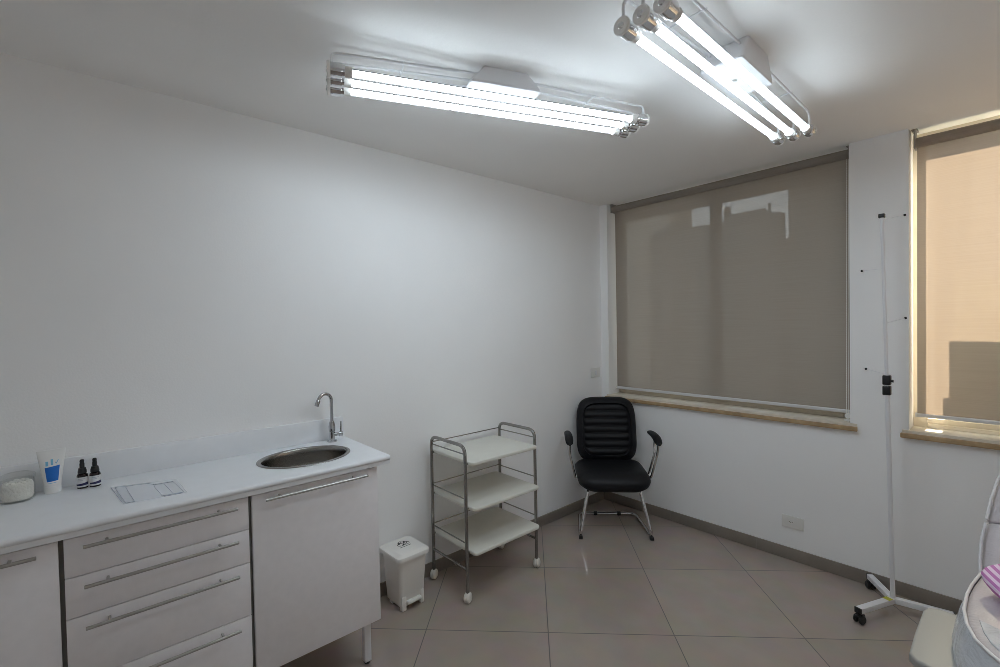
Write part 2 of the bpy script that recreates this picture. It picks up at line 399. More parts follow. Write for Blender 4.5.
# ------------------------------------------------------------------ ceiling tube lights
def tube_light(name, label, p0, p1, z, gap):
    p0, p1 = Vector((*p0, 0)), Vector((*p1, 0)); L = (p1 - p0).length; mid = (p0 + p1) / 2
    rz = math.atan2(p1.y - p0.y, p1.x - p0.x)
    t = thing(name, label, 'ceiling light', (mid.x, mid.y, H), rz, 'triple tube ceiling lights')
    dz = z - H; hl = L / 2
    m = B()                                    # flared housing on the ceiling
    def rect(lx, ly, zz, r=.012): return [(a, b, zz) for a, b in rrect(0, 0, lx, ly, r, 3)]
    m.loft([rect(.19, .15, -.0005), rect(.195, .152, -.006), rect(.290, .150, dz + .052), rect(.294, .150, dz + .046), rect(.288, .144, dz + .042)])
    ho = obj('housing', m, M['whitemetal'], t)
    sc = B(); sc.cyl((.0, .01, dz + .0425), (.0, .01, dz + .0365), .009, 16); sc.box(-.006, .006, .0092, .0108, dz + .0358, dz + .0364)
    obj('screw', sc, M['steel'], ho)
    for s in (-1, 0, 1):
        for e in (-1, 1):
            y = s * gap; wr = B()
            wr.tube(fillet([(e * .10, y * .8, -.022), (e * (hl - .016), y, -.046), (e * (hl - .016), y, dz + .016)], .05), .0050, 8)
            obj('support_wire', wr, M['whitemetal'], t)
    for e in (-1, 1):
        xx = e * hl * .60; wr = B()
        wr.tube([(xx, -gap - .004, -.0365), (xx, gap + .004, -.0365)], .0028, 6)
        obj('cross_wire', wr, M['whitemetal'], t)
    for s in (-1, 0, 1):
        y = s * gap
        g = B(); g.cyl((-hl + .082, y, dz), (hl - .082, y, dz), .0130, 32)
        g.bm.normal_update()
        for f_ in g.bm.faces: f_.material_index = 2 if f_.normal.z > .34 else 1 if f_.normal.z > .05 else 0
        tb = obj('lamp_tube', g, [M['lamp'], M['lampback'], M['tubeback']], t, label='glowing white fluorescent tube')
        for e in (-1, 1):
            c = B(); c.cyl((e * (hl - .010), y, dz), (e * (hl - .050), y, dz), .0245, 28, bev=.002)
            c.cyl((e * (hl - .050), y, dz), (e * (hl - .058), y, dz), .0215, 28)
            obj('lamp_holder', c, M['chrome'], tb)
            d = B(); d.cyl((e * (hl - .012), y, dz), (e * hl, y, dz), .0262, 28, bev=.003)
            
            hc = obj('holder_cap', d, M['capring'], tb)
            d = B(); d.cyl((e * (hl - .004), y, dz), (e * (hl + .0025), y, dz), .0105, 18, bev=.002)
            obj('cap_screw', d, M['chrome'], tb)
            f = B(); f.cyl((e * (hl - .058), y, dz), (e * (hl - .083), y, dz), .0183, 24)
            obj('tube_end', f, M['whiteplastic'], tb)
    return t
tube_light('ceiling_light', 'three glowing tubes in a white wire fixture hung along the counter wall', (.737, -2.585), (1.2105, -1.3625), 2.380, .0660)
tube_light('ceiling_light', 'three glowing tubes in a white wire fixture running straight towards the window wall', (1.662, -2.069), (1.658, -.748), 2.352, .063)

# ------------------------------------------------------------------ counter, sink, tap
CZ = .930; CY1 = -2.254; CY0 = -4.10; CF = .508
ct = thing('countertop', 'long white countertop with a low backsplash along the wall', 'countertop', (.25, -3.2, CZ - .037))
c = B()
def prof(x0, x1=CF, z0=CZ - .037, z1=CZ):
    r = .011; out = [(x0, z0), (x1 - .006, z0)]
    for k in range(7):
        a = math.radians(-60 + 150 * k / 6); out.append((x1 - r + r * math.cos(a), z1 - r + r * math.sin(a) if True else 0))
    out.append((x0, z1)); return out
def ext(pr, y0, y1): c.loft([[(a, y0, b) for a, b in pr], [(a, y1, b) for a, b in pr]])
SY, SX, SA, SBx = -2.535, .252, .185, .152      # basin centre and half axes (y, x)
P0, P1, PX0, PX1 = SY - .205, SY + .205, .02, .43
ext(prof(.001), CY0, P0); ext(prof(.001), P1, CY1); ext(prof(PX1), P0, P1)
c.box(.001, PX0, P0, P1, CZ - .037, CZ)
N = 64
def sqr(i):
    a = 2 * PI * i / N; d = Vector((math.cos(a), math.sin(a)))
    hx, hy = (PX1 - PX0) / 2, (P1 - P0) / 2; cx, cy = (PX0 + PX1) / 2, (P0 + P1) / 2
    s = 1 / max(abs(d.x) / hx, abs(d.y) / hy); return (cx + d.x * s, cy + d.y * s)
# make corner samples hit the corners: N divisible by 8 and patch nearly square
outer = [sqr(i) for i in range(N)]
inner = [(SX + SBx * math.cos(2 * PI * i / N), SY + SA * math.sin(2 * PI * i / N)) for i in range(N)]
c.loft([[(a, b, CZ) for a, b in outer], [(a, b, CZ) for a, b in inner], [(a, b, CZ - .037) for a, b in inner], [(a, b, CZ - .037) for a, b in outer]], (False, False))
obj('worktop', c, M['counter'], ct, True, sharp=30)
bs = B(); bs.box(.001, .021, CY0, -2.262, CZ, 1.036, .003)
obj('backsplash', bs, M['counter'], ct, True)

sk = thing('sink', 'oval stainless steel basin set into the white countertop', 'sink', (SX, SY, CZ - .14))
def ell(dr, z): return [(SX + (SBx + dr) * math.cos(2 * PI * i / N), SY + (SA + dr) * math.sin(2 * PI * i / N), z) for i in range(N)]
b = B(); b.loft([ell(.011, CZ + .0008), ell(.010, CZ + .003), ell(.003, CZ + .0045), ell(-.006, CZ + .003), ell(-.009, CZ - .002), ell(-.010, CZ - .02)], (False, False))
obj('rim', b, M['greysteel'], sk, True, sharp=60)
b = B(); b.loft([ell(-.010, CZ - .019), ell(-.013, CZ - .06), ell(-.022, CZ - .10), ell(-.045, CZ - .125), ell(-.085, CZ - .134), ell(-.125, CZ - .138)], (False, True))
obj('bowl', b, M['basin'], sk, True, sharp=60)
b = B(); b.lathe([(.001, .0), (.022, .0), (.024, .002), (.020, .004), (.012, .003), (.010, .001)], (SX, SY, CZ - .1375), 24); obj('drain', b, M['chrome'], sk, True)

FZ = CZ + .0008
fc = thing('faucet', 'chrome gooseneck faucet standing behind the oval basin', 'faucet', (.072, -2.343, FZ))
b = B(); X, Y = .072, -2.343
b.lathe([(.024, 0), (.024, .004), (.019, .008), (.013, .010), (.0125, .05), (.0155, .052), (.0165, .075), (.0145, .088), (.0135, .094), (.0115, .098), (.009, .104)], (X, Y, FZ), 28)
obj('faucet_body', b, M['tapchrome'], fc, True)
b = B(); d = Vector((.22, -.97, 0)).normalized()
pts = [Vector((X, Y, FZ + .10)), Vector((X, Y, FZ + .207))]
R = .036
for k in range(1, 13):
    a = math.radians(165 * k / 12)
    pts.append(Vector((X, Y, FZ + .207)) + d * (R - R * math.cos(a)) + Vector((0, 0, R * math.sin(a))))
b.tube(pts, .0082, 14)
e0 = pts[-1]; e1 = pts[-1] + (pts[-1] - pts[-2]).normalized() * .030
b.cyl(e0, e1, .0102, 18, bev=.001)
obj('spout', b, M['tapchrome'], fc, True, sharp=50)
b = B(); b.cyl((X, Y, FZ + .035), (X + .012, Y + .036, FZ + .035), .010, 16); b.cyl((X + .010, Y + .030, FZ + .035), (X + .016, Y + .048, FZ + .035), .0135, 18, bev=.002)
b.cyl((X + .0135, Y + .040, FZ + .045), (X + .0135, Y + .040, FZ + .098), .0042, 12)
obj('lever', b, M['tapchrome'], fc, True)

# ------------------------------------------------------------------ cabinets
def bar_handle(parent, y0, y1, z, xf):
    h = B(); x = xf + .030
    h.cyl((x, y0, z), (x, y1, z), .0055, 14, bev=.0008)
    for yy in (y0 + .055, y1 - .055): h.cyl((xf - .001, yy, z), (x, yy, z), .0042, 12)
    return obj('handle', h, M['steel'], parent, True)
XF = .482
def carcass(t, y0, y1, zb):
    b = B(); zt = CZ - .038
    b.box(.012, XF - .020, y0, y0 + .016, zb, zt, .0008); b.box(.012, XF - .020, y1 - .016, y1, zb, zt, .0008)
    b.box(.012, XF - .021, y0 + .016, y1 - .016, zb, zb + .016); b.box(.012, .02, y0 + .016, y1 - .016, zb + .016, zt)
    b.box(XF - .06, XF - .021, y0 + .016, y1 - .016, zt - .016, zt)
    return obj('cabinet_body', b, M['laminate'], t, True)
def gap_shade(t, y0, y1, z0, z1=CZ - .0375):
    """dark strip: shade painted into the gaps around the fronts"""
    b = B(); b.box(XF - .0205, XF - .0185, y0, y1, z0, z1); return obj('gap_shade_strip', b, M['gap'], t, True)
def cab_legs(t, y0, y1, zb):
    for xx, yy in ((.425, y1 - .045), (.425, y0 + .045), (.06, y1 - .045), (.06, y0 + .045)):
        l = B(); l.box(xx - .015, xx + .015, yy - .015, yy + .015, .012, zb, .001); lo = obj('leg', l, M['whitemetal'], t, True)
        f = B(); f.cyl((xx, yy, 0), (xx, yy, .013), .012, 16); obj('leg_foot', f, M['black'], lo, True)
Y1, Y2, Y3, Y4 = -2.3034, -2.8112, -3.3170, -3.8230
ZB = .205; ZT = .884
sc_ = thing('sink_cabinet', 'white cupboard with one door under the oval basin', 'cabinet', (.25, (Y1 + Y2) / 2, 0))
carcass(sc_, Y2, Y1, ZB); gap_shade(sc_, Y2, Y1 - .002, ZB); cab_legs(sc_, Y2, Y1, ZB)
d = B(); d.box(XF - .018, XF, Y2 + .006, Y1 - .001, ZB, ZT, .0015); do = obj('door', d, M['laminate'], sc_, True)
bar_handle(do, -2.765, -2.362, .866, XF)
dr = thing('drawer_cabinet', 'white unit of four drawers with long steel bar handles', 'cabinet', (.25, (Y2 + Y3) / 2, 0))
carcass(dr, Y3, Y2, ZB); gap_shade(dr, Y3, Y2, ZB); cab_legs(dr, Y3, Y2, ZB)
for (z0, z1, hz) in ((.767, ZT, .860), (.6440, .7637, .739), (.4478, .6402, .6135), (ZB, .4446, .419)):
    d = B(); d.box(XF - .018, XF, Y3 + .006, Y2 - .006, z0, z1, .0012); o = obj('drawer', d, M['laminate'], dr, True)
    bar_handle(o, -3.268, -2.857, hz, XF)
lc = thing('cupboard', 'white cupboard at the frame edge, its bar handle beside the drawers', 'cabinet', (.25, (Y3 + Y4) / 2, 0))
carcass(lc, Y4, Y3, ZB); gap_shade(lc, Y4, Y3, ZB); cab_legs(lc, Y4, Y3, ZB)
d = B(); d.box(XF - .018, XF, Y4 + .006, Y3 - .006, ZB, ZT, .0015); o = obj('door', d, M['laminate'], lc, True)
bar_handle(o, -3.772, -3.366, .862, XF)

# ------------------------------------------------------------------ things on the counter
ZC = CZ + .0008
jr = thing('cotton_jar', 'clear lidded jar of white cotton at the countertop end', 'jar', (.090, -3.437, ZC))
b = B(); b.lathe([(.001, .0), (.040, .0), (.043, .003), (.044, .01), (.044, .066), (.041, .072), (.0395, .071), (.0415, .064), (.0415, .006), (.001, .004)], (0, 0, 0), 36)
obj('jar_glass', b, M['jarglass'], jr)
b = B(); b.lathe([(.0425, .072), (.046, .073), (.0465, .082), (.045, .087), (.03, .094), (.012, .097), (.001, .0975)], (0, 0, 0), 36)
obj('jar_lid', b, M['jarglass'], jr)
b = B(); random.seed(3)
rg_ = []
for i_ in range(13):
    z = .0055 + .058 * i_ / 12; e = 1 - .12 * abs(i_ / 6 - 1) ** 6
    rg_.append([((.0402 + random.uniform(-.0012, .0006)) * e * math.cos(2 * PI * k / 40), (.0402 + random.uniform(-.0012, .0006)) * e * math.sin(2 * PI * k / 40), z) for k in range(40)])
b.loft(rg_)
for k in range(26):
    a = random.uniform(0, 2 * PI); r = .030 * math.sqrt(random.random()); sz_ = random.uniform(.007, .010)
    b.ball((r * math.cos(a), r * math.sin(a), .0615), sz_, sz_ * .9, sz_ * .7, 10, 7)
co = obj('cotton', b, M['cotton'], jr); co['kind'] = 'stuff'

tb = thing('cream_tube', 'white cream tube with a blue cup print, standing on its cap', 'cream tube', (.066, -3.352, ZC), math.radians(4))
tilt = Matrix.Rotation(math.radians(3), 4, 'Y')
# local: x across toward the room (front face), y along the wall
b = B(); b.lathe([(.001, 0), (.0225, 0), (.0235, .002), (.0235, .024), (.0225, .026)], (0, 0, 0), 32); obj('cap', b, M['tubeplastic'], tb)
rings = []
for z, wy, wx in ((.0265, .0235, .0235), (.035, .0245, .0235), (.06, .027, .0205), (.09, .0305, .0145), (.12, .0345, .007), (.142, .037, .0022), (.153, .0375, .0018)):
    rings.append([(wx * math.cos(2 * PI * i / 40), wy * math.sin(2 * PI * i / 40), z) for i in range(40)])
b = B(); b.loft(rings); obj('tube_body', b, M['tubeplastic'], tb)
def tube_surf(y, z, off=.0006):
    T = [(.0265, .0235, .0235), (.035, .0245, .0235), (.06, .027, .0205), (.09, .0305, .0145), (.12, .0345, .007), (.142, .037, .0022), (.153, .0375, .0018)]
    for a, c_ in zip(T, T[1:]):
        if a[0] <= z <= c_[0]:
            t_ = (z - a[0]) / (c_[0] - a[0]); wy = a[1] + (c_[1] - a[1]) * t_; wx = a[2] + (c_[2] - a[2]) * t_
            return (wx * math.sqrt(max(0, 1 - (y / wy) ** 2)) + off, y, z)
    return (T[0][2] + off, y, z)
def decal(parent, fn, quad, m, name, nu=8, nv=6):
    """thin printed patch that follows a surface; quad = corners (y,z) lower a,b then upper a,b"""
    (a, b_, c_, d_) = quad; bb = B(); t = bmesh.new(); g = []
    for j in range(nv + 1):
        v = j / nv; r = []
        for i in range(nu + 1):
            u = i / nu
            y = (a[0] * (1 - u) + b_[0] * u) * (1 - v) + (c_[0] * (1 - u) + d_[0] * u) * v
            z = (a[1] * (1 - u) + b_[1] * u) * (1 - v) + (c_[1] * (1 - u) + d_[1] * u) * v
            r.append(t.verts.new(fn(y, z)))
        g.append(r)
    for j in range(nv):
        for i in range(nu): t.faces.new((g[j][i], g[j][i + 1], g[j + 1][i + 1], g[j + 1][i]))
    bb._merge(t); return obj(name, bb, m, parent)
decal(tb, tube_surf, ((-.014, .043), (.015, .045), (-.0185, .093), (.0205, .097)), M['blue'], 'cup_print')
for (yc, z0, z1, ww) in ((-.0125, .098, .114, .0035), (.0005, .100, .120, .0032)):
    decal(tb, tube_surf, ((yc - ww, z0), (yc + ww, z0), (yc - ww, z1), (yc + ww, z1)), M['cyan'], 'stick_print', 3, 3)
decal(tb, tube_surf, ((.010, .103), (.013, .1035), (.016, .116), (.0185, .117)), M['cyan'], 'stick_print', 3, 3)
decal(tb, tube_surf, ((.0085, .107), (.0105, .1055), (.0095, .110), (.012, .108)), M['paleink'], 'tick_print', 2, 2)
decal(tb, tube_surf, ((-.012, .037), (.010, .038), (-.012, .0385), (.010, .0395)), M['cyan'], 'text_print', 4, 1)

def dropper(name, label, x, y, rz):
    t = thing(name, label, 'dropper bottle', (x, y, ZC), rz, 'dark dropper bottles')
    b = B(); b.lathe([(.001, 0), (.0145, 0), (.0160, .0015), (.0160, .045), (.0145, .051), (.0085, .054), (.0085, .058)], (0, 0, 0), 30); obj('bottle', b, M['amber'], t)
    b = B(); b.lathe([(.0165, .006), (.0165, .042)], (0, 0, 0), 36, cap=(False, False)); lb = obj('paper_label', b, M['label'], t)
    f = lambda yy, zz: (math.sqrt(max(0, .0168 ** 2 - yy * yy)), yy, zz)
    decal(lb, f, ((-.0160, .011), (.0160, .012), (-.0160, .017), (.0160, .022)), M['navy'], 'label_band', 14, 3)
    decal(lb, f, ((-.010, .030), (.004, .030), (-.010, .0315), (.004, .0315)), M['paleink'], 'label_line', 6, 1)
    decal(lb, f, ((-.010, .035), (.010, .035), (-.010, .0365), (.010, .0365)), M['paleink'], 'label_line', 6, 1)
    b = B(); b.lathe([(.0125, .0545), (.0130, .056), (.0125, .064), (.0105, .072), (.0100, .074)], (0, 0, 0), 28); cp = obj('collar', b, M['dropper'], t)
    b = B(); b.lathe([(.0070, .073), (.0072, .088), (.0062, .092), (.0062, .096), (.0066, .099), (.0050, .104), (.001, .105)], (0, 0, 0), 24); obj('rubber_bulb', b, M['dropper'], t)
    return t
dropper('dropper_bottle', 'dark dropper bottle touching its twin, the one next to the cream tube', .080, -3.272, math.radians(-6))
dropper('dropper_bottle', 'dark dropper bottle touching its twin, the one nearer the printed sleeve', .088, -3.237, math.radians(4))

sl = thing('printed_sleeve', 'flat translucent sleeve with thin printed outlines lying on the countertop', 'plastic sleeve', (.30, -3.09, CZ))
b = B(); q = [(.155, -3.196), (.212, -3.004), (.418, -2.994), (.405, -3.168)]
def qp(u, v):
    a = Vector(q[0]).lerp(Vector(q[3]), u); c_ = Vector(q[1]).lerp(Vector(q[2]), u); return a.lerp(c_, v)
t = bmesh.new(); gl = []
def sz(u, v): return CZ + .0012 + .0016 * math.exp(-((u - .06) / .12) ** 2) * (.5 + .5 * math.sin(9 * v + 1)) + .0006 * math.sin(7 * u + 5 * v)
for j in range(17):
    r = []
    for i in range(17):
        p = qp(i / 16, j / 16); r.append(t.verts.new((p.x, p.y, sz(i / 16, j / 16))))
    gl.append(r)
for j in range(16):
    for i in range(16): t.faces.new((gl[j][i], gl[j][i + 1], gl[j + 1][i + 1], gl[j + 1][i]))
b._merge(t); obj('sheet', b, M['film'], sl, True)
def line(pts, wd=.0009, m='paleink'):
    b = B()
    P = []
    for (u, v) in pts:
        p = qp(u, v); P.append((p.x, p.y, sz(u, v) + .0012))
    b.tube(P, wd, 4, sq=1.0); obj('printed_line', b, M[m], sl, True)
line([(.10, .05), (.97, .04)]); line([(.10, .20), (.97, .17)]); line([(.97, .04), (.97, .17)]); line([(.08, .05), (.08, .52)])
line([(.30, .60), (.95, .60), (.95, .95), (.18, .92), (.20, .62), (.30, .60)]); line([(.2, .77), (.95, .78)])
line([(.985, .62), (.985, .74)], .0014); line([(.985, .80), (.985, .92)], .0014); line([(.04, .0), (.9, .0)]); line([(.04, .52), (.2, .62)])

# ------------------------------------------------------------------ pedal bin
pb = thing('pedal_bin', 'small white pedal bin with a biohazard mark on its lid', 'waste bin', (.128, -1.985, 0), math.radians(2))
def rr3(w_, h_, r, z, cx=0): return [(a, b, z) for a, b in rrect(cx, 0, w_, h_, r, 5)]
b = B(); b.loft([rr3(.150, .140, .02, .018), rr3(.157, .147, .022, .022), rr3(.188, .174, .024, .262), rr3(.192, .176, .024, .263), rr3(.192, .176, .024, .274)])
b.box(-.05, -.02, -.09 + .02, .07, .001, .02, .003)
bo = obj('bin_body', b, M['binplastic'], pb)
for s in (-1, 1):
    f = B(); f.box(.056, .084, s * .058 - .012, s * .055 + .012, 0, .075, .004); obj('foot', f, M['binplastic'], pb)
b = B(); b.box(.070, .080, -.038, .038, .058, .112, .003); obj('pedal_guard', b, M['whiteplastic'], bo)
b = B(); b.box(.060, .102, -.043, .043, .034, .050, .006, 3); obj('pedal', b, M['whiteplastic'], pb, label='white foot pedal')
b = B(); b.loft([rr3(.208, .190, .028, .270), rr3(.220, .202, .030, .273), rr3(.222, .204, .030, .288), rr3(.216, .198, .028, .294), rr3(.190, .160, .02, .300), rr3(.178, .148, .018, .304), rr3(.170, .140, .016, .305)])
lid = obj('lid', b, M['binplastic'], pb)
# biohazard trefoil: three open crescents, a ring, and printed dashes below
def ring2d(bm_, cx, cy, ro, ri, a0, a1, z, off=0.0, n=22):
    vo, vi = [], []
    for k in range(n + 1):
        a = a0 + (a1 - a0) * k / n
        vo.append(bm_.verts.new((cx + ro * math.cos(a), cy + ro * math.sin(a), z)))
        m_ = (a0 + a1) / 2
        vi.append(bm_.verts.new((cx + math.cos(m_) * off + ri * math.cos(a), cy + math.sin(m_) * off + ri * math.sin(a), z)))
    for k in range(n): bm_.faces.new((vo[k], vo[k + 1], vi[k + 1], vi[k]))
t = bmesh.new(); zz = .3056
LX, LY, q_ = -.022, .004, .0125
for kk in range(3):
    a = PI + kk * 2 * PI / 3
    ring2d(t, LX + q_ * math.cos(a), LY + q_ * math.sin(a), .0152, .0098, a - 2.65 + 2 * 0, a + 2.65, zz, .0030)
ring2d(t, LX, LY, .0168, .0135, 0, 2 * PI, zz + .0002, 0, 40)
ring2d(t, LX, LY, .0052, .0024, 0, 2 * PI, zz + .0003)
for v in t.verts: v.co.x, v.co.y = LX + (v.co.x - LX) * 1.15, LY + (v.co.y - LY) * 1.4
bb = B(); bb._merge(t); obj('biohazard_mark', bb, M['ink'], lid)
bb = B(); y = -.034
for wd in (.010, .007, .012, .006, .010, .012):
    t = bmesh.new(); vs = [t.verts.new(p) for p in ((.012, y, zz), (.018, y, zz), (.018, y + wd, zz), (.012, y + wd, zz))]; t.faces.new(vs); bb._merge(t); y += wd + .0022
obj('lid_print', bb, M['ink'], lid)

# ------------------------------------------------------------------ trolley
tr = thing('trolley', 'three shelf cream trolley on a grey steel frame with white casters', 'trolley', (.215, -1.482, 0))
TX0, TX1, TY0, TY1 = .052, .382, -1.748, -1.214
def wheel_ball(x, y, t):
    s = B(); s.cyl((x, y, .040), (x, y, .062), .008, 12); so_ = obj('caster', s, M['black'], t, True)
    w_ = B()
    for o in (-1, 1):
        mx = Matrix.Translation((x, y, .0285)) @ Matrix.Rotation(math.radians(30), 4, 'Z')
        w_.ball((o * .0065, 0, 0), .0150, .0285, .0285, 18, 12, mx)
    w_.cyl((x, y, .036), (x, y, .050), .013, 16)
    obj('caster_wheel', w_, M['caster'], so_, True)
for Y in (TY0, TY1):
    u = B(); u.tube(fillet([(TX0, Y, .055), (TX0, Y, .850), (TX1, Y, .850), (TX1, Y, .055)],   .055), .0095, 14); fr = obj('side_frame', u, M['greysteel'], tr, True, sharp=60)
    for z in (.805, .562, .322):
        v = B(); v.tube([(TX0, Y, z), (TX1, Y, z)], .0036, 8); obj('side_rail', v, M['greysteel'], fr, True)
    v = B(); v.tube([(TX0, Y, .178), (TX1, Y, .178)], .0075, 10); obj('lower_bar', v, M['greysteel'], fr, True)
    for X in (TX0, TX1): wheel_ball(X, Y, tr)
for z in (.815, .568, .330):
    v = B(); v.tube([(TX0, TY0, z), (TX0, TY1, z)], .0036, 8); obj('back_rail', v, M['greysteel'], tr, True)
for z, xf in ((.765, .425), (.522, .438), (.283, .438)):
    s = B(); s.prism(rrect((.028 + xf) / 2, (TY0 + TY1) / 2, xf - .028, TY1 - TY0 - .030, .025, 6), z - .020, z, .006, 3)
    sh = obj('shelf', s, M['shelf'], tr, True)
    for X in (TX0, TX1):
        for Y, s_ in ((TY0, 1), (TY1, -1)):
            p = B(); p.cyl((X, Y, z - .012), (X, Y + s_ * .024, z - .012), .006, 10); obj('shelf_peg', p, M['greysteel'], sh, True)

# ------------------------------------------------------------------ visitor chair in the corner
ch = thing('office_chair', 'black padded cantilever chair with chrome legs in the room corner', 'chair', (.358, -.402, 0), math.radians(44))
def pad(outline, rings_):
    """rings_: list of (scale_x, scale_y, level) applied to an outline"""
    return [[(p[0] * sx, p[1] * sy, z) for p in outline] for sx, sy, z in rings_]
b = B()
W_, D_ = .505, .50
def seat_ring(ins, z, bow=0.0):
    o = rrect(0, -.02, W_ - 2 * ins, D_ - 2 * ins, max(.02, .12 - ins * .6), 8)
    return [(x_, y_, z + bow * (1 - (2 * x_ / W_) ** 2) - .020 * max(0, -(y_ + .12) / .14) ** 2) for x_, y_ in o]
b.loft([seat_ring(.075, .348), seat_ring(.03, .352), seat_ring(.008, .372), seat_ring(0, .398), seat_ring(.006, .422), seat_ring(.022, .440), seat_ring(.05, .450), seat_ring(.10, .455), seat_ring(.16, .456), seat_ring(.22, .456)])
so = obj('seat', b, M['leather'], ch, sharp=70)
b = B(); b.prism(rrect(0, -.01, .34, .34, .04, 5), .325, .352, .004); obj('seat_plate', b, M['black'], so)
# quilted backrest, leaning back
bk = B(); rings = []
NB = 120
BW, BH = .455, .500
out = []
for k in range(NB):
    a = 2 * PI * k / NB; e = 2 / 4.2
    cx_, sy_ = math.cos(a), math.sin(a)
    xx = math.copysign(abs(cx_) ** e, cx_) * BW / 2; yy = math.copysign(abs(sy_) ** e, sy_) * BH / 2
    xx *= 1 + .05 * (yy / (BH / 2)) * -1 * .3
    out.append((xx, yy))
def front(s, x_, y_):
    """front surface height of the pad at ring s"""
    if s > .80:
        e = (s - .80) / .20; return -.030 - .022 * math.sin(PI * min(1, e * 1.0) * .5 + PI * .5) * 1.0 if False else -(.030 + .022 * math.sqrt(max(0, 1 - (2 * e - 1) ** 2)))
    return -.030
def yfront(x_, y_, s):
    base = 0.0
    if s <= .76:
        ph = (y_ / (BH * .5 * .78) + 1) / 2 * 7           # seven channels
        fr_ = ph - math.floor(ph)
        edge = min(1, (.76 - s) / .10)
        base = -.034 - .018 * edge * (math.sin(PI * fr_) ** .55)
    elif s <= .80: base = -.032
    else:
        e = (s - .80) / .20; base = -(.026 * math.sqrt(max(0, 1 - e ** 2.2)) + .030 * (1 - e * .9))
    return base
ss = [1.0, .995, .98, .955, .92, .88, .84, .81, .79, .77]
mxb = Matrix.Translation((0, .165, .425)) @ Matrix.Rotation(math.radians(-9), 4, 'X')
rg = []
for s in ss: rg.append([(x_ * s, yfront(x_, y_ * s, s) + .010 * (2 * x_ * s / BW) ** 2 * -1.5, BH / 2 + y_ * s) for x_, y_ in out])
back = [[(x_ * s, z_ - .015 * (2 * x_ * s / BW) ** 2, BH / 2 + y_ * s) for x_, y_ in out] for s, z_ in ((.7, .036), (.93, .034), (.985, .022))]
bk.loft(back + rg, (True, True), mx=mxb)
t = bmesh.new(); NR, NCx = 98, 25; g_ = []          # quilted panel: seven stitched channels inside the rim
PW, PH = BW * .5 * .785, BH * .5 * .785
for j in range(NR + 1):
    v_ = -1 + 2 * j / NR; hwid = PW * max(.02, 1 - abs(v_) ** 4.2) ** (1 / 4.2); row = []
    ph = (v_ + 1) / 2 * 7; fr_ = min(ph - math.floor(ph), 1) if j < NR else 0
    for i in range(NCx + 1):
        u_ = -1 + 2 * i / NCx; x_ = u_ * hwid
        soft = min(1, (1 - abs(u_)) / .12) ** .6
        y_ = -.024 - .022 * soft * max(0, math.sin(PI * fr_)) ** .5 - .015 * (2 * x_ / BW) ** 2
        row.append(t.verts.new((x_, y_, BH / 2 + v_ * PH)))
    g_.append(row)
for j in range(NR):
    for i in range(NCx): t.faces.new((g_[j][i], g_[j][i + 1], g_[j + 1][i + 1], g_[j + 1][i]))
bk._merge(t, mxb)
obj('backrest', bk, M['leather'], ch, sharp=80)
b = B(); b.box(-.045, .045, .165, .178, .335, .62, .004); b.box(-.045, .045, .06, .175, .328, .342, .004); obj('back_bracket', b, M['black'], ch)
fr = B()
pth = [(-.178, -.06, .335), (-.178, -.145, .332), (-.246, -.215, .0125), (-.215, .200, .0125), (.215, .200, .0125), (.246, -.215, .0125), (.178, -.145, .332), (.178, -.06, .335)]
fr.tube(fillet(pth, [.05, .055, .06, .06, .055, .05], 9), .0115, 14)
obj('cantilever_frame', fr, M['chrome'], ch, sharp=70)
for x_ in (-.09, .09):
    g = B(); g.box(x_ - .014, x_ + .014, .186, .214, 0.001, .026, .003); obj('glide', g, M['black'], ch)
for s in (-1, 1):
    g = B(); g.box(s * .242 - .013, s * .242 + .013, -.225, -.195, 0.0, .022, .003); obj('glide', g, M['black'], ch)
for s in (-1, 1):
    l = B(); x0, x1 = s * .264, s * .306
    l.tube(fillet([(x1, -.165, .645), (x1, -.140, .575), (x0, -.115, .392), (x0, -.045, .392), (x1, -.075, .575), (x1, -.045, .645)], [.04, .04, .028, .028, .04], 7), .0092, 12)
    l.cyl((s * .20, -.08, .388), (s * .266, -.08, .388), .0085, 12)
    al = obj('arm_support', l, M['chrome'], ch, sharp=70)
    p = B(); n_ = 13; R_ = []
    for i in range(n_):
        t_ = i / (n_ - 1); yy = .115 - .315 * t_
        zc = .672 + .012 * math.sin(PI * t_) - .045 * max(0, t_ - .70) ** 1.3 * 2.6
        end = math.sqrt(max(.02, 1 - abs(2 * t_ - 1) ** 5)); wv = (.024 + .008 * t_) * end; hv = (.016 + .006 * t_) * end
        R_.append([(x1 + wv * math.cos(2 * PI * k / 18), yy, zc + hv * math.sin(2 * PI * k / 18)) for k in range(18)])
    p.loft(R_); obj('armrest', p, M['leather'], al, sharp=60)

# ------------------------------------------------------------------ socket, switch
sk2 = thing('wall_outlet', 'white rectangular power outlet low on the window wall', 'outlet', (1.420, 0, .238))
b = B(); b.box(-.060, .060, -.009, 0, -.038, .038, .003); pl = obj('outlet_plate', b, M['whiteplastic'], sk2)
b = B(); b.prism([(.014 * 1.35 * math.cos(PI / 6 + PI * k / 3), .014 * math.sin(PI / 6 + PI * k / 3)) for k in range(6)], 0, .0012, mx=Matrix.Translation((-.008, -.0088, 0)) @ Matrix.Rotation(PI / 2, 4, 'X'))
ins = obj('outlet_insert', b, M['whiteplastic'], pl)
b = B()
for x_, z_ in ((-.016, 0), (0, 0), (-.008, -.005)): b.cyl((x_, -.0099, z_ + .003), (x_, -.0104, z_ + .003), .0030, 12)
obj('socket_hole', b, M['socket'], ins)
sw = thing('light_switch', 'white switch plate beside the corner above the office chair', 'switch', (0, -.095, 1.085))
b = B(); b.box(0, .009, -.060, .060, -.040, .040, .003); pl = obj('switch_plate', b, M['whiteplastic'], sw)
b = B(); b.box(.008, .013, -.010, .012, -.018, .018, .002); obj('rocker', b, M['whitemetal'], pl)

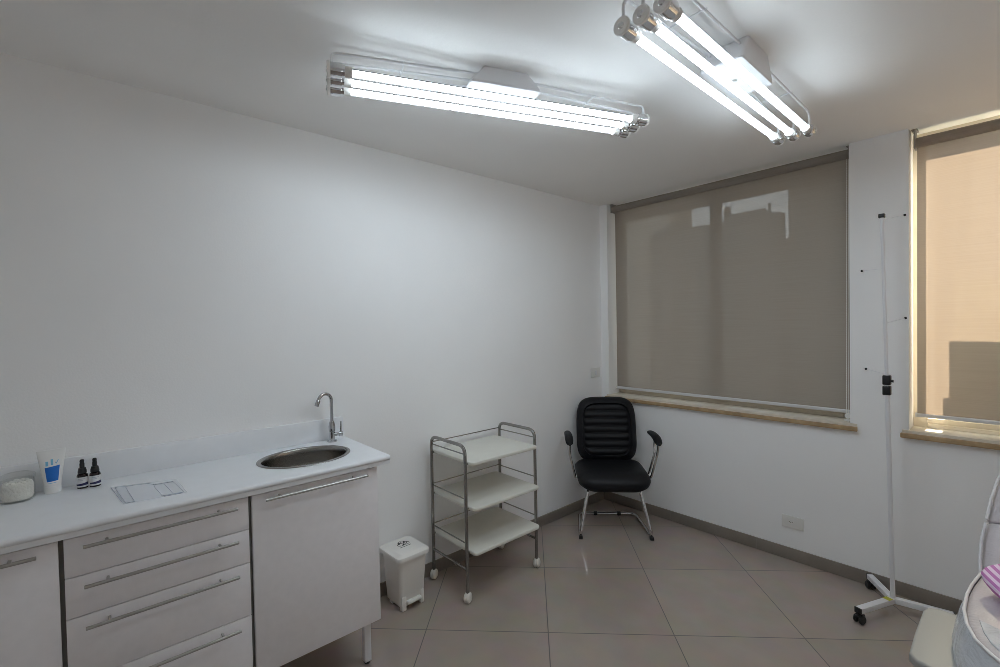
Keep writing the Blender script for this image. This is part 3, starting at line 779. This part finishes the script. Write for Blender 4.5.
# ------------------------------------------------------------------ tall white stand on casters
HX, HY, HZ = 1.929, -.216, .064
st = thing('wheeled_stand', 'tall thin white pole on a castered base beside the wall pier', 'stand', (HX, HY, 0))
top = Vector((1.890, -.216, 2.008))
b = B(); b.cyl((HX, HY, HZ), (HX - .0207, HY, 1.15), .0105, 16); b.cyl((HX - .0203, HY, 1.13), top, .0080, 16); po = obj('pole', b, M['whitemetal'], st, True)
b = B(); tp = top; b.box(tp.x - .013, tp.x + .013, tp.y - .013, tp.y + .013, tp.z - .004, tp.z + .016, .003); obj('pole_cap', b, M['black'], po, True)
b = B(); cx_ = HX - .021; b.box(cx_ - .0165, cx_ + .0165, HY - .016, HY + .016, 1.106, 1.152, .004); b.box(cx_ - .0165, cx_ + .0165, HY - .016, HY + .016, 1.158, 1.206, .004)
b.cyl((cx_ + .014, HY, 1.178), (cx_ + .026, HY, 1.178), .007, 12)
obj('clamp', b, M['black'], po, True, label='black clamp on the pole')
for ang, ln in ((247.5, .255), (124.5, .222), (11.0, .225)):
    a = math.radians(ang); mx = Matrix.Translation((HX, HY, HZ)) @ Matrix.Rotation(a, 4, 'Z')
    b = B(); b.box(.0, ln, -.015, .015, -.012, .014, .002, mx=mx); lo = obj('base_leg', b, M['whitemetal'], st, True)
    k = B(); k.box(ln - .004, ln + .004, -.0155, .0155, -.0125, .0145, .001, mx=mx); k.cyl(mx @ Vector((ln - .018, 0, -.012)), mx @ Vector((ln - .018, 0, -.03)), .011, 12)
    k.box(ln - .036, ln + .010, -.010, .010, -.032, -.022, .003, mx=mx)
    cs = obj('caster', k, M['black'], lo, True)
    wv = B()
    for s in (-1, 1): wv.cyl(mx @ Vector((ln - .010, s * .007, -.042)), mx @ Vector((ln - .010, s * .020, -.042)), .0215, 20, bev=.004)
    wv.cyl(mx @ Vector((ln - .010, -.008, -.042)), mx @ Vector((ln - .010, .008, -.042)), .006, 10)
    wv.box(ln - .018, ln - .002, -.006, .006, -.046, -.026, .002, mx=mx)
    obj('caster_wheel', wv, M['black'], cs, True)
mx = Matrix.Translation((HX, HY, HZ)) @ Matrix.Rotation(math.radians(247.5), 4, 'Z')
b = B(); b.box(.024, .054, -.0152, .0152, .0135, .0146, mx=mx); obj('sticker', b, M['yellow'], st, True, label='small yellow sticker')
for (P, Q) in (((1.897, HY, 1.748), (1.787, -.10, 1.753)), ((1.890, HY, 1.995), (1.963, -.10, 2.021)), ((1.902, HY, 1.47), (1.965, -.10, 1.494)), ((1.907, HY, 1.21), (1.803, -.10, 1.223))):
    b = B(); b.tube([P, Q], .0013, 6); ar = obj('wire_arm', b, M['whitemetal'], po, True)
    b = B(); b.ball(Q, .0062, u=12, v=8); obj('arm_tip', b, M['black'], ar, True)

# ------------------------------------------------------------------ treatment chair, only its corner is in view
tc_ = thing('treatment_chair', 'pale vinyl treatment chair wrapped in clear film beside the white stand', 'treatment chair', (2.55, -1.15, 0))
SZT = .58
half = [(2.266, -.880), (2.250, -1.00), (2.243, -1.091), (2.243, -1.206), (2.254, -1.294), (2.276, -1.374), (2.306, -1.423), (2.345, -1.475), (2.40, -1.53), (2.47, -1.565), (2.55, -1.575)]
CXm = 2.55
full = half + [(2 * CXm - x_, y_) for x_, y_ in reversed(half[:-1])]
cyy = -1.2
def scl(o, dx, z, dy=None):
    dy = dx if dy is None else dy; w0 = CXm - 2.243; d0 = .36
    return [(CXm + (x_ - CXm) * (1 + dx / w0), cyy + (y_ - cyy) * (1 + dy / d0), z) for x_, y_ in o]
b = B(); b.loft([scl(full, -.004, SZT - .07), scl(full, 0, SZT - .02), scl(full, -.005, SZT - .004), scl(full, -.02, SZT + .004), scl(full, -.06, SZT + .008), scl(full, -.12, SZT + .002), scl(full, -.2, SZT - .004)])
se = obj('seat', b, M['vinyl'], tc_, True, sharp=70)
pp = [Vector((x_, y_, SZT + .002)) for x_, y_ in half] + [Vector((2 * CXm - x_, y_, SZT + .002)) for x_, y_ in reversed(half[:-1])]
b = B(); b.tube(pp, .0045, 8); obj('piping', b, M['whitemetal'], se, True, sharp=80)
b = B(); b.loft([scl(full, -.15, .26, -.16), scl(full, -.07, .29, -.09), scl(full, .0, .36, -.02), scl(full, .024, .43, .02), scl(full, .028, .48, .024), scl(full, .016, .535, .012), scl(full, .001, .574, .0)], (True, False))
obj('shell', b, M['shell'], tc_, True, sharp=80, label='glossy grey lower shell wrapped in clear film')
ins_o = [(2.279, -1.262), (2.290, -1.325), (2.306, -1.375), (2.335, -1.42), (2.40, -1.45), (2.44, -1.44), (2.41, -1.40), (2.345, -1.315), (2.318, -1.279)]
b = B(); b.prism(ins_o, SZT + .0035, SZT + .0105, .002); obj('seat_inset', b, M['shell'], se, True, label='grey pointed inset panel on the seat')
# backrest rising towards the window wall
rows = [(-.86, .560, .285), (-.80, .640, .283), (-.735, .745, .272)]
def back_slab(rows_, th, name, m, parent):
    b = B(); rg_ = []
    for (y_, z_, hw) in rows_:
        n_ = Vector((0, -.84, .54)).normalized()
        sec = []
        for (u, v) in ((-1, -.3), (-1, .3), (-.96, .8), (-.85, 1), (-.4, 1.04), (.4, 1.04), (.85, 1), (.96, .8), (1, .3), (1, -.3), (.9, -1), (-.9, -1)):
            sec.append((CXm + u * hw, y_ + n_.y * v * th / 2, z_ + n_.z * v * th / 2))
        rg_.append(sec)
    b.loft(rg_); return obj(name, b, m, parent, True, sharp=60)
lb = back_slab([(-.835, .555, .284), (-.80, .60, .286), (-.76, .655, .284), (-.725, .705, .276), (-.720, .712, .270)], .075, 'backrest', M['vinyl'], tc_)
hb = back_slab([(-.716, .716, .268), (-.712, .722, .274), (-.66, .785, .263), (-.60, .85, .247), (-.56, .895, .222), (-.54, .915, .18)], .085, 'head_cushion', M['vinyl'], tc_)
for (ob, rws) in ((lb, [(-.835, .555, .286), (-.80, .60, .288), (-.76, .655, .286), (-.722, .708, .277)]), (hb, [(-.714, .720, .275), (-.66, .785, .265), (-.60, .85, .249), (-.56, .895, .224), (-.54, .915, .18)])):
    for s in (-1, 1):
        b = B(); b.tube([(CXm + s * hw, y_ - .030, z_ + .019) for y_, z_, hw in rws], .0045, 8)
        obj('piping', b, M['whitemetal'], ob, True, sharp=80)
b = B(); b.box(CXm - .2, CXm + .2, -1.35, -.80, .20, .30, .02); b.cyl((CXm, -1.08, .03), (CXm, -1.08, .21), .07, 28); obj('lift_column', b, M['whitemetal'], tc_, True)
b = B(); b.prism(rrect(CXm, -1.08, .52, .62, .10, 8), 0, .035, .012); obj('pedestal', b, M['whitemetal'], tc_, True)
for s in (-1, 1):
    ax = 2.185 if s < 0 else 2 * CXm - 2.185
    b = B(); z = .455
    poly = [(2.130, -1.345), (2.128, -1.20), (2.130, -1.03), (2.140, -1.000), (2.165, -.985), (2.235, -.985), (2.245, -1.02), (2.245, -1.33), (2.235, -1.375), (2.20, -1.385), (2.15, -1.375)]
    if s > 0: poly = [(2 * CXm - a, c_) for a, c_ in reversed(poly)]
    b.prism(poly, z - .032, z, .008, 3); ao = obj('armrest', b, M['armpad'], tc_, True, sharp=50, label='flat cream armrest board')
    k = B(); k.cyl((ax, -1.20, .30), (ax, -1.20, z - .03), .014, 14); k.tube(fillet([(ax, -1.20, .31), (CXm + s * .30, -1.20, .27), (CXm + s * .18, -1.20, .26)], .03), .013, 12)
    obj('armrest_post', k, M['greysteel'], ao, True)

pw = thing('striped_cushion', 'pink striped cloth cushion lying on the treatment chair seat', 'cushion', (2.430, -1.06, SZT + .0085), math.radians(14))
b = B(); rg_ = []
nn = 40
for i in range(15):
    t_ = i / 14; z_ = .115 * t_; e = math.sin(PI * (.06 + .88 * t_)) ** .5
    rg_.append([((.150 * e) * math.copysign(abs(math.cos(2 * PI * k / nn)) ** .65, math.cos(2 * PI * k / nn)) * (1 + .03 * math.sin(5 * 2 * PI * k / nn)),
                 (.105 * e) * math.copysign(abs(math.sin(2 * PI * k / nn)) ** .65, math.sin(2 * PI * k / nn)), z_ + .006 * math.sin(3 * 2 * PI * k / nn) * t_) for k in range(nn)])
b.loft(rg_); obj('cushion_cover', b, M['stripe'], pw, sharp=80)

# ------------------------------------------------------------------ daylight
wd = bpy.data.worlds.new('World'); SC.world = wd; wd.use_nodes = True
n = wd.node_tree.nodes; l = wd.node_tree.links
bg = n['Background']                                # bright hazy sky, whiter towards the horizon
tc = n.new('ShaderNodeTexCoord'); sp = n.new('ShaderNodeSeparateXYZ'); l.new(tc.outputs['Generated'], sp.inputs[0])
cr = n.new('ShaderNodeValToRGB'); cr.color_ramp.elements[0].color = (.92, .93, .95, 1); cr.color_ramp.elements[1].color = (.62, .74, .92, 1)
l.new(sp.outputs['Z'], cr.inputs['Fac']); l.new(cr.outputs[0], bg.inputs['Color'])
bg.inputs['Strength'].default_value = 4.2
sd = bpy.data.lights.new('Sun', 'SUN'); sd.energy = 23.0; sd.color = (1.0, .83, .62); sd.angle = .009
so = bpy.data.objects.new('Sun', sd); COL.objects.link(so)
so.rotation_euler = (math.radians(-45), 0, 0)     # shines from beyond the windows, down into the room
so.location = (2.5, 6, 6)

# ------------------------------------------------------------------ camera
F, YAW, PIT, ROL, CXc, CYc = 460.7064, .8487, .0191, -.0192, 2.3634, -3.2256
fw = Vector((-math.sin(YAW) * math.cos(PIT), math.cos(YAW) * math.cos(PIT), -math.sin(PIT)))
r = Vector((math.cos(YAW), math.sin(YAW), 0)); u = r.cross(fw)
r2 = r * math.cos(ROL) + u * math.sin(ROL); u2 = u * math.cos(ROL) - r * math.sin(ROL)
cd = bpy.data.cameras.new('Camera'); cd.sensor_width = 36; cd.sensor_fit = 'HORIZONTAL'; cd.lens = F / 1000 * 36; cd.clip_start = .02
co = bpy.data.objects.new('Camera', cd); COL.objects.link(co)
mw = Matrix((r2, u2, -fw)).transposed().to_4x4(); mw.translation = (CXc, CYc, 1.5); co.matrix_world = mw
SC.camera = co
vs = SC.view_settings; SC.display_settings.display_device = 'sRGB'
vs.view_transform = 'Standard'; vs.look = 'None'; vs.gamma = 1; vs.exposure = .03; vs.use_curve_mapping = False
SC.cycles.pixel_filter_type = 'BLACKMAN_HARRIS'; SC.cycles.filter_width = .8
SC.cycles.max_bounces = 20; SC.cycles.diffuse_bounces = 16; SC.cycles.transparent_max_bounces = 16
SC.cycles.sample_clamp_indirect = 6
